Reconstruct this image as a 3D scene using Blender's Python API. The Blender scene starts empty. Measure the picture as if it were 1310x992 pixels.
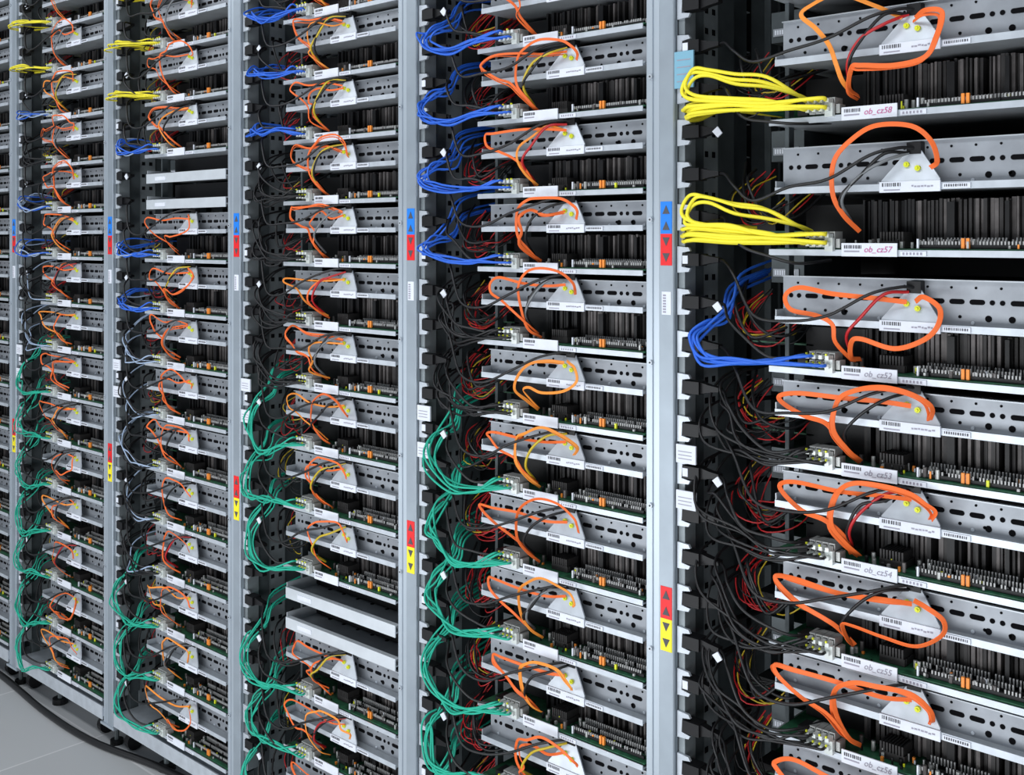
import bpy, math, random
from mathutils import Vector
R = random.Random(11)
CAMZ = 1.72
S, C = 0.7385, 0.6743

# ------------------------------------------------------------------ materials
def mat(name, col, rough=0.5, metal=0.0, noise=0.0, nscale=20, bump=0.0, coat=0.0, stretch=None, spec=.5):
    m = bpy.data.materials.new(name); m.use_nodes = True
    nt = m.node_tree; b = nt.nodes['Principled BSDF']
    b.inputs['Base Color'].default_value = (*col, 1)
    b.inputs['Roughness'].default_value = rough
    b.inputs['Metallic'].default_value = metal
    b.inputs['Coat Weight'].default_value = coat
    b.inputs['Specular IOR Level'].default_value = spec
    if noise or bump:
        tc = nt.nodes.new('ShaderNodeTexCoord'); mp = nt.nodes.new('ShaderNodeMapping')
        nt.links.new(tc.outputs['Object'], mp.inputs['Vector'])
        if stretch: mp.inputs['Scale'].default_value = stretch
        n = nt.nodes.new('ShaderNodeTexNoise'); n.inputs['Scale'].default_value = nscale
        n.inputs['Detail'].default_value = 4
        nt.links.new(mp.outputs['Vector'], n.inputs['Vector'])
        if noise:
            r = nt.nodes.new('ShaderNodeValToRGB')
            r.color_ramp.elements[0].position = .3; r.color_ramp.elements[1].position = .7
            r.color_ramp.elements[0].color = (*[c*(1-noise) for c in col], 1)
            r.color_ramp.elements[1].color = (*[min(1, c*(1+noise)) for c in col], 1)
            nt.links.new(n.outputs['Fac'], r.inputs['Fac'])
            nt.links.new(r.outputs['Color'], b.inputs['Base Color'])
        if bump:
            bp = nt.nodes.new('ShaderNodeBump'); bp.inputs['Strength'].default_value = bump
            bp.inputs['Distance'].default_value = .002
            nt.links.new(n.outputs['Fac'], bp.inputs['Height'])
            nt.links.new(bp.outputs['Normal'], b.inputs['Normal'])
    return m

M = {
 'post':  mat('galvanised_steel_post', (.42,.475,.53), .42, .45, .10, 9, .05, stretch=(1,1,.25)),
 'post2': mat('painted_steel_post', (.30,.345,.39), .45, .4, .08, 12),
 'steel': mat('tray_sheet_steel', (.42,.45,.48), .42, .45, .10, 14),
 'lip':   mat('tray_lip_steel', (.50,.54,.59), .4, .35, .10, 30),
 'blank': mat('blank_tray_steel', (.60,.64,.68), .4, .3, .05, 20),
 'perf':  mat('perforated_steel', (.29,.31,.34), .45, .4, .14, 20),
 'dark':  mat('hole_black', (.003,.003,.004), .9, spec=.1),
 'inner': mat('inner_shaded_steel', (.065,.078,.084), .5, .3, .25, 15),  # steel darkened, the rack interior's shade is put into its colour
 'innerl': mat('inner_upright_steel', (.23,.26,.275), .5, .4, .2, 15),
 'black': mat('black_plastic', (.006,.006,.007), .45, spec=.3),
 'fin':   mat('heatsink_fin', (.032,.030,.030), .5, .2, .3, 40, spec=.3),
 'fin2':  mat('memory_card_edge', (.11,.10,.098), .5, .2, .3, 40, spec=.3),
 'pcb':   mat('green_circuit_board', (.014,.085,.04), .5, 0, .5, 60),
 'pin':   mat('connector_pins', (.42,.43,.42), .4, .4),
 'pin2':  mat('memory_slot_pins', (.38,.38,.38), .5, .2),
 'label': mat('white_paper_label', (.66,.69,.76), .7, 0, .03, 60),
 'bar':   mat('barcode_ink', (.07,.07,.08), .7),
 'pink':  mat('pink_marker_ink', (.50,.12,.28), .7),
 'greyink': mat('grey_ink', (.30,.29,.35), .7),
 'blue_s':mat('blue_sticker', (.005,.19,.72), .5), 'red_s': mat('red_sticker', (.72,.008,.012), .5),
 'yel_s': mat('yellow_sticker', (.85,.72,.01), .5), 'cyan_s': mat('pale_blue_sticker', (.18,.38,.50), .5),
 'ydot':  mat('yellow_rubber_pin', (.65,.68,.02), .5), 'orange_c': mat('orange_component', (.8,.25,.03), .5),
 'yellow':mat('yellow_cable', (.84,.74,.04), .5, spec=.3), 'blue': mat('blue_cable', (.022,.125,.62), .45, spec=.4),
 'green': mat('green_cable', (.018,.38,.26), .5, spec=.3), 'blk': mat('black_cable', (.006,.006,.007), .4, spec=.45),
 'grey':  mat('grey_cable', (.16,.17,.18), .4), 'pale': mat('pale_grey_cable', (.34,.44,.60), .4),
 'orange':mat('orange_sata_ribbon', (.80,.145,.03), .5, spec=.25), 'amber': mat('amber_sata_ribbon', (.82,.27,.04), .5, spec=.25),
 'redw':  mat('red_wire', (.45,.01,.014), .4), 'yelw': mat('yellow_wire', (.55,.40,.02), .4),
 'clear': mat('plug_clear_plastic', (.60,.64,.62), .25, 0, coat=.5),
}

# ------------------------------------------------------------------ mesh builder
class MB:
    def __init__(s): s.v=[]; s.f=[]; s.m=[]; s.names=[]
    def mi(s, k):
        if k not in s.names: s.names.append(k)
        return s.names.index(k)
    def face(s, pts, k):
        i=len(s.v); s.v += pts; s.f.append(list(range(i,i+len(pts)))); s.m.append(s.mi(k))
    def box(s,x0,x1,y0,y1,z0,z1,k):
        i=len(s.v)
        s.v += [(x0,y0,z0),(x1,y0,z0),(x1,y1,z0),(x0,y1,z0),(x0,y0,z1),(x1,y0,z1),(x1,y1,z1),(x0,y1,z1)]
        for f in [(0,3,2,1),(4,5,6,7),(0,1,5,4),(1,2,6,5),(2,3,7,6),(3,0,4,7)]:
            s.f.append([i+a for a in f]); s.m.append(s.mi(k))
    def prism(s, poly, a0, a1, axis, k):
        def P(p,a):
            return {'y':(p[0],a,p[1]),'z':(p[0],p[1],a),'x':(a,p[0],p[1])}[axis]
        i=len(s.v); n=len(poly)
        s.v += [P(p,a0) for p in poly]+[P(p,a1) for p in poly]
        s.f.append([i+j for j in range(n)]); s.m.append(s.mi(k))
        s.f.append([i+n+j for j in reversed(range(n))]); s.m.append(s.mi(k))
        for j in range(n):
            q=(j+1)%n
            s.f.append([i+j,i+n+j,i+n+q,i+q]); s.m.append(s.mi(k))
    def slot(s, cx, cz, L, h, y0, y1, k, n=5, axis='y'):
        r=h/2; pts=[]
        for j in range(n+1):
            a=-math.pi/2+math.pi*j/n; pts.append((cx+L/2-r+r*math.cos(a), cz+r*math.sin(a)))
        for j in range(n+1):
            a=math.pi/2+math.pi*j/n; pts.append((cx-L/2+r+r*math.cos(a), cz+r*math.sin(a)))
        s.prism(pts,y0,y1,axis,k)
    def disc(s,cx,cz,r,y0,y1,k,n=8,axis='y'):
        s.prism([(cx+r*math.cos(2*math.pi*j/n),cz+r*math.sin(2*math.pi*j/n)) for j in range(n)],y0,y1,axis,k)
    def ribbon(s, pts, hw, th, k, a0, a1):
        "flat ribbon cable swept along pts, its face slowly twisting from angle a0 to a1 about the run"
        n=len(pts); last=None; base=len(s.v); mi=s.mi(k)
        for i,p in enumerate(pts):
            T=(pts[min(i+1,n-1)]-pts[max(i-1,0)]).normalized()
            N=Vector((.35,-.93,.12)); N=N-T*N.dot(T)
            if N.length<.25 and last is not None: N=last-T*last.dot(T)
            N.normalize()
            if last is not None: N=(N*.5+(last-T*last.dot(T)).normalized()*.5).normalized()
            last=N.copy(); W=T.cross(N)
            a=a0+(a1-a0)*i/(n-1); W2=W*math.cos(a)+N*math.sin(a); N2=N*math.cos(a)-W*math.sin(a)
            for u,v in ((-1,-.5),(-.8,-1),(.8,-1),(1,-.5),(1,.5),(.8,1),(-.8,1),(-1,.5)):
                s.v.append(tuple(p+W2*hw*u+N2*th*v))
        for i in range(n-1):
            for j in range(8):
                q=(j+1)%8; s.f.append([base+i*8+j,base+i*8+q,base+i*8+8+q,base+i*8+8+j]); s.m.append(mi)
        s.f.append([base+j for j in range(8)]); s.m.append(mi)
        s.f.append([base+(n-1)*8+7-j for j in range(8)]); s.m.append(mi)
    def mesh(s,name):
        me=bpy.data.meshes.new(name); me.from_pydata(s.v,[],s.f)
        for k in s.names: me.materials.append(M[k])
        me.polygons.foreach_set('material_index', s.m)
        import bmesh
        bm=bmesh.new(); bm.from_mesh(me); bmesh.ops.recalc_face_normals(bm,faces=bm.faces); bm.to_mesh(me); bm.free()
        return me

def link(name,data,loc=(0,0,0),parent=None):
    o=bpy.data.objects.new(name,data); bpy.context.scene.collection.objects.link(o)
    o.location=loc
    if parent: o.parent=parent
    return o

# ------------------------------------------------------------------ hard drive tray
TX0, TX1 = .215, .668
def drive_tray(ph, seed):
    r=random.Random(seed); b=MB()
    b.box(TX0,TX1,0,.42,-.003,0,'steel')
    b.box(TX0,TX1,-.002,.0,-.006,.006,'lip')
    b.box(TX0,TX1,.030,.032,0,ph,'perf')
    b.box(TX0,TX1,.024,.032,ph,ph+.002,'steel')
    b.box(TX0,TX0+.002,.0,.40,0,.018,'steel')
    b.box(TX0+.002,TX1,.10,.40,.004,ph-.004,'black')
    y0,y1=.0290,.0305
    def circ(x,z,rr): b.disc(x,z,rr,y0,y1,'dark',10)
    x=TX0+.016
    pat=['o','o','s','s','o','o','s','s','s','o','o','s','s','s','o','o','s','s','s','o']
    for p in pat:
        if p=='o': circ(x,ph*.56,.0043); x+=.016
        else:
            b.slot(x+.009,ph*.56,.025,.0085,y0,y1,'dark'); x+=.033
        if x>TX1-.02: break
    x=TX0+.03
    while x<TX1-.02:
        circ(x,ph*.86,.0022)
        if r.random()<.5: circ(x+.014,ph*.24,.0028)
        x+=.040
    for xx in (.622,.585,.335): circ(xx,ph*.22,.0055)
    for xx in (.24,.40,.56,.65): b.disc(xx,ph*.12,.003,.028,.0302,'lip',8)
    # triangular bracket leaning back
    ax=.468; base=.050; H=.064
    pts=[(-base,.004),(base,.004),(base,.012),(.010,H),(-.010,H),(-base,.012)]
    fr=[(ax+p[0],-.006+ .022*(p[1]/H),p[1]) for p in pts]; bk=[(q[0],q[1]+.003,q[2]) for q in fr]
    b.face(fr,'lip'); b.face(bk[::-1],'lip')
    for j in range(6):
        q=(j+1)%6; b.face([fr[j],bk[j],bk[q],fr[q]],'lip')
    for dx,dz in ((-.009,.038),(.011,.031)):
        yy=-.006+.022*dz/H
        b.disc(ax+dx,dz,.0050,yy-.005,yy,'ydot',8)
        b.disc(ax+dx,dz,.0022,yy-.008,yy-.005,'ydot',6)
    b.box(ax-.012,ax+.012,.012,.030,H-.008,H+.012,'black')
    # label strip on lip
    b.box(ax-.052,ax+.052,-.0065,-.0022,-.009,.009,'label')
    x=ax-.047
    while x<ax-.014:
        w=r.uniform(.001,.0025); b.box(x,x+w,-.0072,-.0065,.001,.007,'bar'); x+=w+r.uniform(.001,.0025)
    b.box(ax-.044,ax-.016,-.0072,-.0065,-.006,-.004,'greyink')
    x=ax+.004
    for j in range(7):
        w=r.uniform(.003,.005); z=r.uniform(-.001,.001); b.box(x,x+w,-.0072,-.0065,z-.001,z+.0015,'greyink'); x+=w+.0015
    b.box(ax+.055,ax+.100,-.0045,-.0022,-.005,.004,'label')
    x=ax+.058
    while x<ax+.096:
        w=r.uniform(.001,.0025); b.box(x,x+w,-.0052,-.0045,-.002,.002,'bar'); x+=w+.0018
    for j in range(5):
        xx=TX0+.02+j*.088; b.box(xx,xx+.07,.055,.10,ph*.1,ph*.9,'fin2')
    return b.mesh('hard_drive_tray')

# ------------------------------------------------------------------ motherboard tray
def board_tray(gap, seed, lab='pink'):
    r=random.Random(seed); b=MB()
    b.box(TX0-.012,TX1,0,.42,-.012,-.009,'steel')
    b.box(TX0-.012,TX1,-.002,0,-.014,-.003,'lip')
    b.box(TX0,TX1,.004,.40,-.004,-.001,'pcb')
    # network jacks
    for i in range(4):
        for j in range(2):
            x=.283+i*.0125; z=.001+j*.015
            b.box(x,x+.0115,.0,.03,z,z+.013,'pin')
            b.box(x+.002,x+.0095,-.001,.0,z+.002,z+.010,'dark')
            b.box(x+.0025,x+.009,-.020,-.001,z+.002,z+.009,'clear')
            if r.random()<.7: b.box(x+.003,x+.006,-.0215,-.018,z+.009,z+.0125,'ydot')
    b.box(.262,.281,-.004,.03,.0,.024,'black')
    b.box(.318,.333,-.012,-.002,-.006,.018,'clear')
    b.box(.335,.342,-.002,.02,0,.016,'pin')
    # board label
    b.box(.347,.447,-.006,-.0035,-.0145,.0085,'label')
    x=.352
    while x<.383:
        w=r.uniform(.001,.0025); b.box(x,x+w,-.0066,-.006,-.001,.005,'bar'); x+=w+r.uniform(.001,.002)
    b.box(.352,.380,-.0066,-.006,-.007,-.0045,'greyink')
    b.box(.452,.496,-.0045,-.002,-.013,-.005,'label')
    for j in range(6): b.box(.456+j*.006,.459+j*.006,-.0052,-.0045,-.011,-.007,'greyink')
    # memory slots with pins
    for row in range(3):
        y=.016+row*.02
        b.box(.47,TX1-.01,y,y+.006,0,.006,'black')
        x=.474; h0=.012+row*.003
        while x<TX1-.015:
            if r.random()<.92: b.box(x,x+.0024,y+.001,y+.004,.006,h0,'pin2')
            x+=.0056
    for j in range(24):
        x=r.uniform(.35,.65); y=r.uniform(.008,.05); k=r.choice(['orange_c','pin','black','ydot','label','pin2','black','pin2','pin'])
        w=r.uniform(.002,.005); b.box(x,x+w,y,y+w,0,r.uniform(.004,.014),k)
    for j in range(12):
        x=r.uniform(.35,.6); y=r.uniform(.012,.06)
        b.disc(x,y,.0035,0,r.uniform(.010,.018),r.choice(['black','pin','fin2','pin']),8,'z')
    for x in (.548,.556): b.box(x,x+.005,.010,.015,0,.017,'orange_c')
    b.box(.475,.478,.008,.012,0,.016,'label')
    b.box(.40,.445,.03,.07,0,.012,'fin')
    for j in range(8): b.box(.401+j*.0055,.404+j*.0055,.03,.07,.012,.028,'fin')
    # tall cards / heat sinks
    x=.35
    while x<TX1-.004:
        w=r.uniform(.003,.007); h=gap*r.uniform(.93,.98); y=.070+r.uniform(0,.012)
        b.box(x,x+w,y,.38,0,h,r.choice(['fin','fin2','fin2','fin']) if x>.44 else r.choice(['black','fin','black']))
        x+=w+r.uniform(.001,.003)
        if r.random()<.06: x+=.010
    b.box(.505,.518,.062,.09,0,gap*.9,'black'); b.box(.60,.607,.062,.09,0,gap*.9,'black')
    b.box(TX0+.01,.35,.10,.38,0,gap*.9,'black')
    # power supply in gutter
    b.box(.135,.205,.13,.38,-.07,-.01,'inner')
    b.box(.14,.195,.1275,.13,-.058,-.043,'perf')
    for j in range(9): b.box(.144+j*.005,.147+j*.005,.1268,.1275,-.055,-.046,'label')
    b.box(.11,.24,.10,.30,.028,.031,'pcb')
    b.box(.12,.16,.10,.16,.031,.045,'black'); b.box(.18,.2,.10,.16,.031,.05,'inner')
    return b.mesh('motherboard_tray')

def blank_tray(seed):
    b=MB()
    b.box(TX0,TX1,0,.42,-.003,0,'steel'); b.box(TX0,TX1,-.003,.0,-.012,.018,'blank')
    b.box(TX0,TX1,.0,.012,.016,.018,'blank')
    b.box(TX0,TX0+.003,0,.4,0,.03,'steel'); b.box(.27,.33,-.0045,-.003,-.004,.008,'label')
    for j in range(6): b.disc(.28+j*.06,.1,.006,-.0001,.0006,'dark',8,'z')
    b.box(TX0,TX1,.10,.14,.003,.07,'black')  # black slab stands in for the shade inside the empty slot
    return b.mesh('blank_tray')

# ------------------------------------------------------------------ rack frame
ZT, ZB = 1.10, -1.645
def rack_frame(extra):
    b=MB()
    b.prism([(-.078,.006),(-.074,.001),(-.060,.001),(-.059,.004),(-.057,.004),(-.056,.001),(-.043,.001),(-.042,.006),(-.040,.006),(-.040,.045),(-.078,.045)],ZB,ZT,'z','post')
    b.prism([(-.0398,-.003),(-.008,-.003),(-.006,-.001),(-.006,.012),(-.0398,.045)],ZB,ZT,'z','post2')
    z=.9
    while z>ZB:
        b.disc(-.063,z,.0050,-.004,.001,'lip',10); b.disc(-.063,z,.002,-.0055,-.004,'inner',6)
        z-=.2875
    b.box(-.085,.005,-.006,.06,ZB-.008,ZB,'post')
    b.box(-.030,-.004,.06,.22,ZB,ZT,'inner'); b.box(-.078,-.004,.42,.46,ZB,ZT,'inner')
    b.box(-.004,.0,.09,.15,ZB,ZT,'innerl')
    z=ZT-.04
    while z>ZB+.02:
        b.box(0.0,.0006,.10,.112,z-.012,z,'dark'); b.box(0.0,.0006,.127,.139,z-.012,z,'dark'); z-=.042
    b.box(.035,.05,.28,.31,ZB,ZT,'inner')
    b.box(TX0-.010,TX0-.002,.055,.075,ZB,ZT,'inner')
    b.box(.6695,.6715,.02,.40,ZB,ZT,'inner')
    # PDU strip
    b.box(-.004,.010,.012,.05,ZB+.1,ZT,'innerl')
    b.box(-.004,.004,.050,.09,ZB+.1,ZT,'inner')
    b.box(-.078,.672,.46,.465,ZB,ZT,'black')  # black back sheet added to block light from behind and keep the interior dark
    b.box(-.0,.672,.0,.42,ZB+.015,ZB+.045,'lip')
    b.box(.0,.672,-.003,.0,ZB+.005,ZB+.05,'lip')
    b.box(-.078,.672,.0,.46,ZT,ZT+.03,'post')
    def arrows(z0,z1,k,up):
        b.box(-.037,-.010,-.0040,-.0030,z0,z1,k)
        h=(z1-z0)/2
        for i in range(2):
            zc=z0+h*(i+.5); t=.0085 if up else -.0085
            b.prism([(-.0235-.0085,zc-t),(-.0235+.0085,zc-t),(-.0235,zc+t)],-.0048,-.0040,'y','bar')
    arrows(.009,.073,'blue_s',True); arrows(-.054,.009,'red_s',False)
    arrows(-.756,-.692,'red_s',True); arrows(-.82,-.756,'yel_s',False)
    b.box(-.034,-.012,-.0040,-.0030,-.152,-.106,'label')
    for i in range(7): b.box(-.031,-.024,-.0046,-.004,-.148+i*.0055,-.145+i*.0055,'greyink')
    for z in (-.423,-.513):
        b.box(.0,.045,-.004,.0,z-.018,z+.018,'label')
        for i in range(3): b.box(.005,.036,-.0045,-.004,z-.010+i*.007,z-.0085+i*.007,'greyink')
    if extra:
        b.box(-.004,.040,-.004,.0,.295,.367,'cyan_s')
        for i in range(4): b.box(.002,.034,-.0045,-.004,.307+i*.014,.309+i*.014,'greyink')
    z=.96; n=0
    while z>ZB+.12:
        b.prism([(-.004,z+.026),(.022,z+.024),(.026,z+.017),(.008,z+.014),(.006,z-.014),(.026,z-.017),(.022,z-.024),(-.004,z-.026)],.006,.012,'y','lip')
        b.box(.010,.048,.002,.032,z-.012,z+.012,'black')
        b.prism([(.048,z+.011),(.066,z+.007),(.088,z+.004),(.088,z-.004),(.066,z-.007),(.048,z-.011)],.009,.025,'y','black')
        if n%4==1:
            b.prism([(.086,z-.004),(.098,z-.016),(.108,z-.008),(.098,z+.005)],-.010,-.007,'y','label')
        if n%5==2: b.box(.012,.024,.000,.002,z-.008,z+.008,'label')
        z-=.0835; n+=1
    for x in (.04,.60):
        b.box(x-.02,x+.02,.03,.07,ZB-.02,ZB+.015,'inner')
        b.disc(.05,ZB-.045,.030,x-.012,x+.012,'black',16,'x')
    b.disc(-.04,.03,.022,ZB-.075,ZB-.060,'black',14,'z'); b.disc(-.04,.03,.008,ZB-.06,ZB,'inner',8,'z')
    b.disc(.25,.05,.028,ZB-.075,ZB-.055,'black',14,'z'); b.disc(.25,.05,.010,ZB-.055,ZB+.01,'inner',8,'z')
    return b.mesh('steel_frame')

# ------------------------------------------------------------------ cables
def cr(pts, n=6):
    P=[Vector(p) for p in pts]; P=[P[0]*2-P[1]]+P+[P[-1]*2-P[-2]]; out=[]
    for i in range(1,len(P)-2):
        a,b,c,d=P[i-1:i+3]
        for j in range(n):
            t=j/n
            out.append(.5*((2*b)+(c-a)*t+(2*a-5*b+4*c-d)*t*t+(3*b-a-3*c+d)*t**3))
    out.append(P[-2]); return out
def cables(name, paths, mats, rad, loc, n=6, res=2):
    cu=bpy.data.curves.new(name,'CURVE'); cu.dimensions='3D'; cu.bevel_depth=rad; cu.bevel_resolution=res
    cu.use_fill_caps=True
    for k in mats: cu.materials.append(M[k])
    for p,mi in paths:
        q=cr(p,n); sp=cu.splines.new('POLY'); sp.points.add(len(q)-1)
        for i,v in enumerate(q): sp.points[i].co=(*v,1)
        sp.material_index=mi; sp.use_smooth=True
    return link(name,cu,loc)
def J(a): return R.uniform(-a,a)
def jit(pts,a,keep0=True):
    return [ (p[0]+J(a),p[1]+J(a*.6),p[2]+J(a)) if (i or not keep0) else p for i,p in enumerate(pts)]

def net_bundle(color, zrow, ox, bay, near, style):
    paths=[]; n={'yellow':9,'blue':6,'green':6,'blk':6}[color]
    if not near: n=5
    if bay>=4: n=4
    sh=J(.016); drop=J(.014); belly=J(.012)
    for i in range(n):
        x0=.286+(i%4)*.0125; z0=.008+((i//4)%2)*.015
        if color=='yellow':
            e=.052+J(.010); hz=(i-n/2)*.0046+J(.002); dy=J(.006)
            if bay>=3: e+=J(.03)
            p=[(x0,-.018,z0),(x0-.006,-.034,z0+.002),(.225,-.044+dy,.020+hz*.5+J(.003)),(.15,-.050+dy,.029+hz*.8+J(.005)),(e+.025,-.050+dy,.033+hz)]
            if i>=6:
                u=(i-6)*.009+J(.004)
                p+=[(e-.004,-.045,.050+u),(e+.008,-.035,.082+u),(e+.040,-.03,.086+u*.6),(e+.09,-.02,.066+u),(e+.15,-.01,.056+u),(.255,.01,.04),(.262,.05,.03)]
            else:
                p+=[(e-.002,-.04,.030+hz),(e-.022,-.01,.032+hz),(e-.028,.04,.034+hz),(e-.01,.12,.04),(e+.02,.30,.04)]
        elif color=='blk':
            e=.10+J(.03)
            if i%2:
                p=[(x0,-.018,z0),(x0-.010,-.034,z0),(.225,-.040+J(.01),.004+J(.010)),(.16,-.036+J(.01),.024+J(.014)),(e,-.02+J(.015),.062+J(.02)),(e-.035,.01,.10+J(.02)),(e-.03,.08,.14),(e,.2,.15)]
            else:
                p=[(x0,-.018,z0),(x0-.010,-.034,z0),(.225,-.038,-.004+J(.010)),(.165,-.036+J(.01),-.004+J(.014)),(e+.01,-.02+J(.015),.014+J(.018)),(e-.02,.01+J(.01),.05+J(.01)),(e-.02,.08,.08),(e,.2,.08)]
        elif color=='blue' and bay>=2:
            e=.080+J(.025)
            p=[(x0,-.018,z0),(x0-.006,-.034,z0+.002),(.23,-.042+J(.005),.010+J(.008)+drop),(.16,-.045+J(.006),.012+J(.012)+drop),
               (e+.02,-.040+J(.006),.022+J(.016)),(e,-.015+J(.01),.035+J(.02)),(e+.005,.03,.045+J(.02)),(e+.02,.12,.05),(e+.03,.25,.05)]
        elif color=='blue':
            e=.054+J(.018)+sh*.6; top=.085+J(.03)
            p=[(x0,-.018,z0),(x0-.006,-.034,z0),(.228,-.044+J(.005),.008+J(.006)),(.155,-.048+J(.008),.004+J(.010)+drop),
               (e+.03,-.048+J(.008),.010+J(.010)+belly),(e,-.038+J(.008),.036+J(.012)),(e+.012+J(.01),-.015+J(.01),.064+J(.014)),(e+.03,.03,top),(e+.02,.08,top+.05),(e+.02,.22,top+.08)]
        else:
            e=.060+J(.018)+sh; top=.13+J(.03)
            p=[(x0,-.018,z0),(x0-.006,-.034,z0),(.228,-.042+J(.006),.004+J(.008)+drop),(.165,-.046+J(.008),-.008+J(.012)+drop+belly),
               (e+.040,-.042+J(.01),.008+J(.014)+belly),(e+.004,-.030+J(.01),.046+J(.016)),(e+.002+J(.012),-.005+J(.01),.09+J(.015)),(e+.02,.035,top),(e+.012,.07,top+.05),(e+.012,.22,top+.08)]
        paths.append((p,0))
    mats=[color]
    if bay>=3 and color in('blue','blk'):
        mats=[color,'pale']; paths=[(p,1 if R.random()<.35 else 0) for p,_ in paths]
    nm={'yellow':'yellow_network_cable_bundle','blue':'blue_network_cable_bundle','green':'green_network_cable_bundle','blk':'black_network_cable_bundle'}[color]
    rad={'yellow':.0036,'blue':.0025,'green':.0025,'blk':.0026}[color]
    if bay==0 and color=='blue': rad=.0029
    if bay>=3: rad=.0023
    cables(nm,paths,mats,rad,(ox,0,CAMZ+zrow),n=6 if near else 4,res=2 if near else 1)

def sata(zd, ox, bay, ph, var):
    near=bay<=1; k=ph/.055
    A=[(.365,.03,-.075),(.352,.0,-.05),(.342,-.022,-.01),(.350,-.032,.042*k),(.385,-.040,.070*k),(.430,-.042,.082*k),(.480,-.036,.076*k),(.510,-.030,.058*k),(.520,-.024,.040),(.506,-.014,.028)]
    B=[(.470,.0,.045),(.425,-.02,.046),(.35,-.026,.048),(.27,-.026,.052),(.228,-.02,.044),(.236,-.020,.025),(.28,-.024,.004),(.325,-.024,-.010),(.345,-.008,-.035),(.352,.03,-.07)]
    Cc=[(.475,.0,.048),(.505,-.018,.048),(.532,-.028,.034),(.530,-.032,.012),(.49,-.034,-.014),(.43,-.034,-.020),(.385,-.030,-.010),(.358,-.024,-.020),(.350,-.0,-.045),(.352,.03,-.07)]
    D=[(.462,.0,.045),(.43,-.016,.050),(.385,-.024,.038),(.35,-.028,.012),(.338,-.024,-.018),(.345,.0,-.05),(.36,.03,-.072)]
    E=[(.462,.0,.048),(.41,-.02,.060),(.34,-.026,.058),(.275,-.026,.068),(.245,-.024,.055),(.262,-.024,.030),(.30,-.024,.014),(.33,-.02,-.004),(.34,-.01,-.035),(.352,.03,-.07)]
    F=[(.470,.0,.045),(.43,-.02,.040),(.385,-.028,.052),(.35,-.03,.040),(.342,-.028,.014),(.348,-.024,-.010),(.335,-.018,-.035),(.352,.03,-.07)]
    # long run from the right of the bracket dropping under the tray lip, as on the top rows
    G=[(.478,.0,.050),(.505,-.018,.060),(.530,-.030,.045),(.528,-.034,.010),(.505,-.036,-.022),(.455,-.036,-.034),(.40,-.034,-.022),(.372,-.028,-.028),(.360,-.0,-.055),(.358,.03,-.07)]
    H=[(.455,.0,.050),(.41,-.02,.075),(.34,-.026,.098),(.285,-.026,.092),(.272,-.026,.070),(.300,-.026,.045),(.325,-.026,.020),(.338,-.02,-.015),(.345,.0,-.05),(.352,.03,-.07)]
    sets={0:[A],1:[B,A],2:[B,Cc],3:[Cc,D],4:[A,E],5:[E,D],6:[A,F],7:[B,D],8:[E,F],9:[G,H],10:[G,E]}[var]
    b=MB()
    hw=.0042 if bay<=0 else (.0030 if bay==1 else .0024)
    for i,p in enumerate(sets):
        s=R.uniform(.80,1.0) if bay>0 else R.uniform(.94,1.02); sz=R.uniform(.82,1.04); a=.005 if near else .009
        q=[(.43+(x-.43)*s,y,z*sz if z>0 else z) for x,y,z in p]
        kk='amber' if R.random()<.25 else 'orange'
        q=jit(q,a); b.ribbon(cr(q,7 if near else 4),hw,.0008,kk,J(.7),J(1.0))
        if R.random()<.35:
            q2=jit([(u[0]-.007,u[1]+.006,u[2]-.004) for u in q],.003)
            b.ribbon(cr(q2,7 if near else 4),hw*.6,.0008,kk,J(1.0),J(1.2))
    link('orange_sata_cable',b.mesh('orange_sata_cable'),(ox,0,CAMZ+zd))

def power(zd, zp, ox, near, k):
    "cord from the plug (height zp above the drive tray) to the drive bracket apex"
    t=.066; sg=J(.014)
    p=[(.086,.017,zp),(.112,-.004,zp-.004),(.150,-.036,zp-.028),(.20,-.054,min(zp-.055,.012)+sg),(.27,-.054,.004+J(.008)+sg),(.34,-.044,.024+J(.01)),(.41,-.032,.054),(.450,-.006,t),(.468,.014,t)]
    q=[(.086,.017,zp-.0835),(.110,-.004,zp-.086),(.14,-.040,zp-.104+J(.01)),(.175,-.050,zp-.142+J(.015)),(.225,-.044,zp-.165+J(.01)),(.27,-.020,zp-.17),(.30,.05,zp-.165)]
    paths=[(p,0),(q,0)]
    for i in range(2):
        x=.09+J(.03); paths.append(([(x,.12,.05+J(.02)),(x+.03,.05+J(.02),.02+J(.02)),(x+.07,.03+J(.02),-.04+J(.02)),(x+.12,.05,-.03+J(.02)),(x+.15,.12,.0)],0))
    for i,c in ((0,1),(1,2)):
        if R.random()<.6:
            paths.append(([(.46,.01,.058),(.43,-.02,.05+J(.01)),(.39,-.026,.02+J(.01)),(.36+J(.01),-.02,-.02),(.35,.03,-.06)],R.choice([3,2,1]) if c==2 else 0))
    cables('black_power_cable',paths,['blk','redw','yelw','grey'],.0029,(ox,0,CAMZ+zd),n=6 if near else 4,res=2 if near else 1)
    w=[]
    for i in range(11 if near else 5):
        x=.135+J(.03); r=.03+J(.014); zc=-.015+J(.018)
        w.append(([(x-.02,.14,.04+J(.01)),(x-.04,.10+J(.02),zc+.01),(x-.015,.07+J(.02),zc-r),(x+.035,.06+J(.02),zc-r-.006+J(.01)),(x+.075,.07,zc-.01),(x+.085,.14,.02)],R.choice([0,0,0,1,1,2,1])))
    cables('psu_wire_harness',w,['redw','blk','yelw'],.0015,(ox,0,CAMZ+zd),n=4,res=1)

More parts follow.
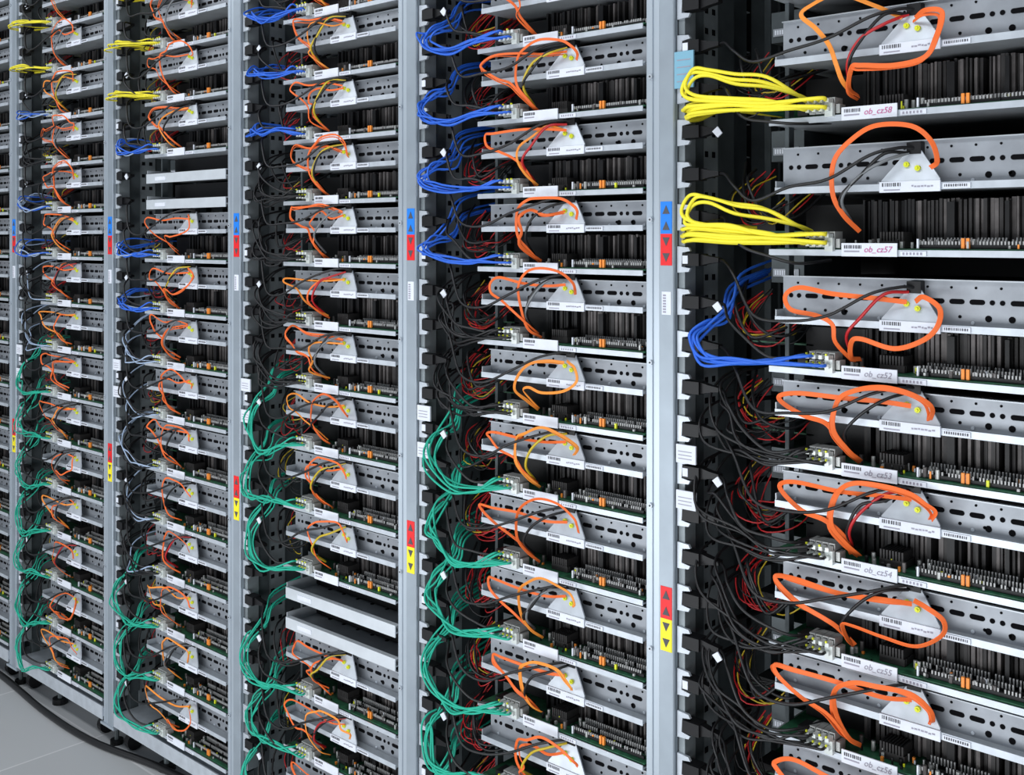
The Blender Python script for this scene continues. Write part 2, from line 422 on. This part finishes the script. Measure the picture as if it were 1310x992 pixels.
# ------------------------------------------------------------------ assemble
drv=[drive_tray(.055,i) for i in range(3)]; drvT=[drive_tray(.078,9),drive_tray(.078,10)]
brd=[board_tray(.072,i+20) for i in range(3)]; brdT=[board_tray(.088,31),board_tray(.088,32)]
blank=blank_tray(0); frameA=rack_frame(True); frameB=rack_frame(False)
std=[.439-.167*k for k in range(-3,13)]
colors={
 1:['blue','blue','blue','blue','blue','blue','blue','blk','blk','green','green','green','green','green','green','green'],
 2:['blue','blue','blue','blue','blue','blk','blk','blk','blk','green','green','green',None,'green','green','green'],
 3:['yellow','yellow','yellow','yellow','blue',None,'blue','blue','blk','blk','blk','blk','blk','green','green','green'],
 4:['yellow','yellow','yellow','blue','blk','blue','blue','blk','blk','green','green','green','green','green','green','green'],
 5:['blue','blue','yellow','yellow','blue','blk','blue','blk','blk','green','green','green','green','green','green','green'],
 6:['blue','blue','yellow','blue','blue','blk','blue','blk','blk','blk','green','green','green','green','green','green'],
}
b0=[(.69,.10,1),(.455,.10,1),(.221,.101,1),(-.017,.104,1)]+[(-.232 if k==0 else -.235-.1675*k,.083,0) for k in range(0,9)]
c0=['blk','blk','yellow','yellow','blue','blk','blk','blk','blk','blk','blk','green','green']
names=['ob_cz60','ob_cz59','ob_cz58','ob_cz57','ob_cz52','ob_cz53','ob_cz54','ob_cz55','ob_cz56']
bvar0=[0,4,9,0,10,1,1,2,1,1,1,2,3]
plugs=[.96-.0835*i for i in range(30)]
for bay in range(-1,7):
    ox=-1.215-.75*bay
    e=link('server_rack',None,(ox,0,CAMZ)); e.empty_display_size=.1
    link('steel_frame',frameA if bay==0 else frameB,(0,0,0),e)
    near=bay<=1
    if bay<=0: rows=[(z,g,t,c) for (z,g,t),c in zip(b0,c0)]
    else: rows=[(z,.083,0,c) for z,c in zip(std,colors[bay])]
    for i,(z,g,t,c) in enumerate(rows):
        if c is None:
            link('blank_tray',blank,(0,0,z),e); link('blank_tray',blank,(0,0,z+g),e); continue
        tall=t or (bay==0 and i==4)
        link('motherboard_tray',(brdT if t else brd)[i%(2 if t else 3)],(0,0,z),e)
        link('hard_drive_tray',(drvT if tall else drv)[(i+bay)%(2 if tall else 3)],(0,0,z+g),e)
        if bay==0 and i<9:
            fc=bpy.data.curves.new('label_text','FONT'); fc.body=names[i]; fc.size=.0145; fc.shear=.25; fc.extrude=.0002
            fc.materials.append(M['pink' if i<4 else 'greyink'])
            t_=link('label_text',fc,(.388,-.0067,z-.007),e); t_.rotation_euler=(math.pi/2,0,0)
        net_bundle(c,z,ox,bay,near,None)
        var=bvar0[i] if bay==0 else R.choice([0,1,2,3,4,1,5,6,7,8])
        sata(z+g,ox,bay,.072 if tall else .055,var)
        zp=min(plugs,key=lambda q:abs(q-(z+g+.076)))-(z+g)
        power(z+g,zp,ox,near,t)

# ------------------------------------------------------------------ floor
def floor_mat():
    m=bpy.data.materials.new('raised_floor_tiles'); m.use_nodes=True; nt=m.node_tree; b=nt.nodes['Principled BSDF']
    tc=nt.nodes.new('ShaderNodeTexCoord'); br=nt.nodes.new('ShaderNodeTexBrick')
    br.offset=0; br.inputs['Color1'].default_value=(.53,.54,.55,1); br.inputs['Color2'].default_value=(.50,.51,.52,1)
    br.inputs['Mortar'].default_value=(.68,.68,.69,1); br.inputs['Scale'].default_value=1
    br.inputs['Mortar Size'].default_value=.004; br.inputs['Brick Width'].default_value=.6; br.inputs['Row Height'].default_value=.6
    nt.links.new(tc.outputs['Object'],br.inputs['Vector']); nt.links.new(br.outputs['Color'],b.inputs['Base Color'])
    b.inputs['Roughness'].default_value=.45
    return m
fm=bpy.data.meshes.new('floor'); fm.from_pydata([(-12,-4,0),(4,-4,0),(4,3,0),(-12,3,0)],[],[(0,1,2,3)]); fm.materials.append(floor_mat())
link('floor',fm)
cables('floor_cable',[([(-6,-.0,.012),(-5,.0,.012),(-4.4,.0,.012),(-3.9,-.035,.012),(-3.55,-.03,.012),(-3.2,.03,.012),(-2.8,.05,.012),(-2,.0,.012)],0)],['blk'],.011,(0,0,0),n=10)

# ------------------------------------------------------------------ light
w=bpy.data.worlds.new('World'); bpy.context.scene.world=w; w.use_nodes=True
w.node_tree.nodes['Background'].inputs[0].default_value=(.82,.90,1,1); w.node_tree.nodes['Background'].inputs[1].default_value=.30
def area(name,loc,target,sx,sy,power,col):
    l=bpy.data.lights.new(name,'AREA'); l.shape='RECTANGLE'; l.size=sx; l.size_y=sy; l.energy=power; l.color=col
    o=link(name,l,loc); d=Vector(target)-Vector(loc); o.rotation_euler=d.to_track_quat('-Z','Y').to_euler()
area('aisle_ceiling_light',(-2.6,-1.5,3.4),(-2.6,-.1,1.0),7,.5,62,(.93,.965,1))
area('aisle_low_fill',(-1.6,-3.0,.5),(-1.8,0,.3),6,1.4,145,(.94,.97,1))  # added fill, no wall lamp: brightens the lower rack fronts

cam=bpy.data.cameras.new('camera'); co=link('camera',cam,(0,-1.814,CAMZ))
co.rotation_euler=(math.pi/2,0,math.atan2(C,S))
cam.sensor_fit='HORIZONTAL'; cam.sensor_width=36; cam.lens=36*1400/1310; cam.shift_y=-191/1310
cam.clip_start=.02
bpy.context.scene.camera=co
bpy.context.scene.view_settings.view_transform='Standard'
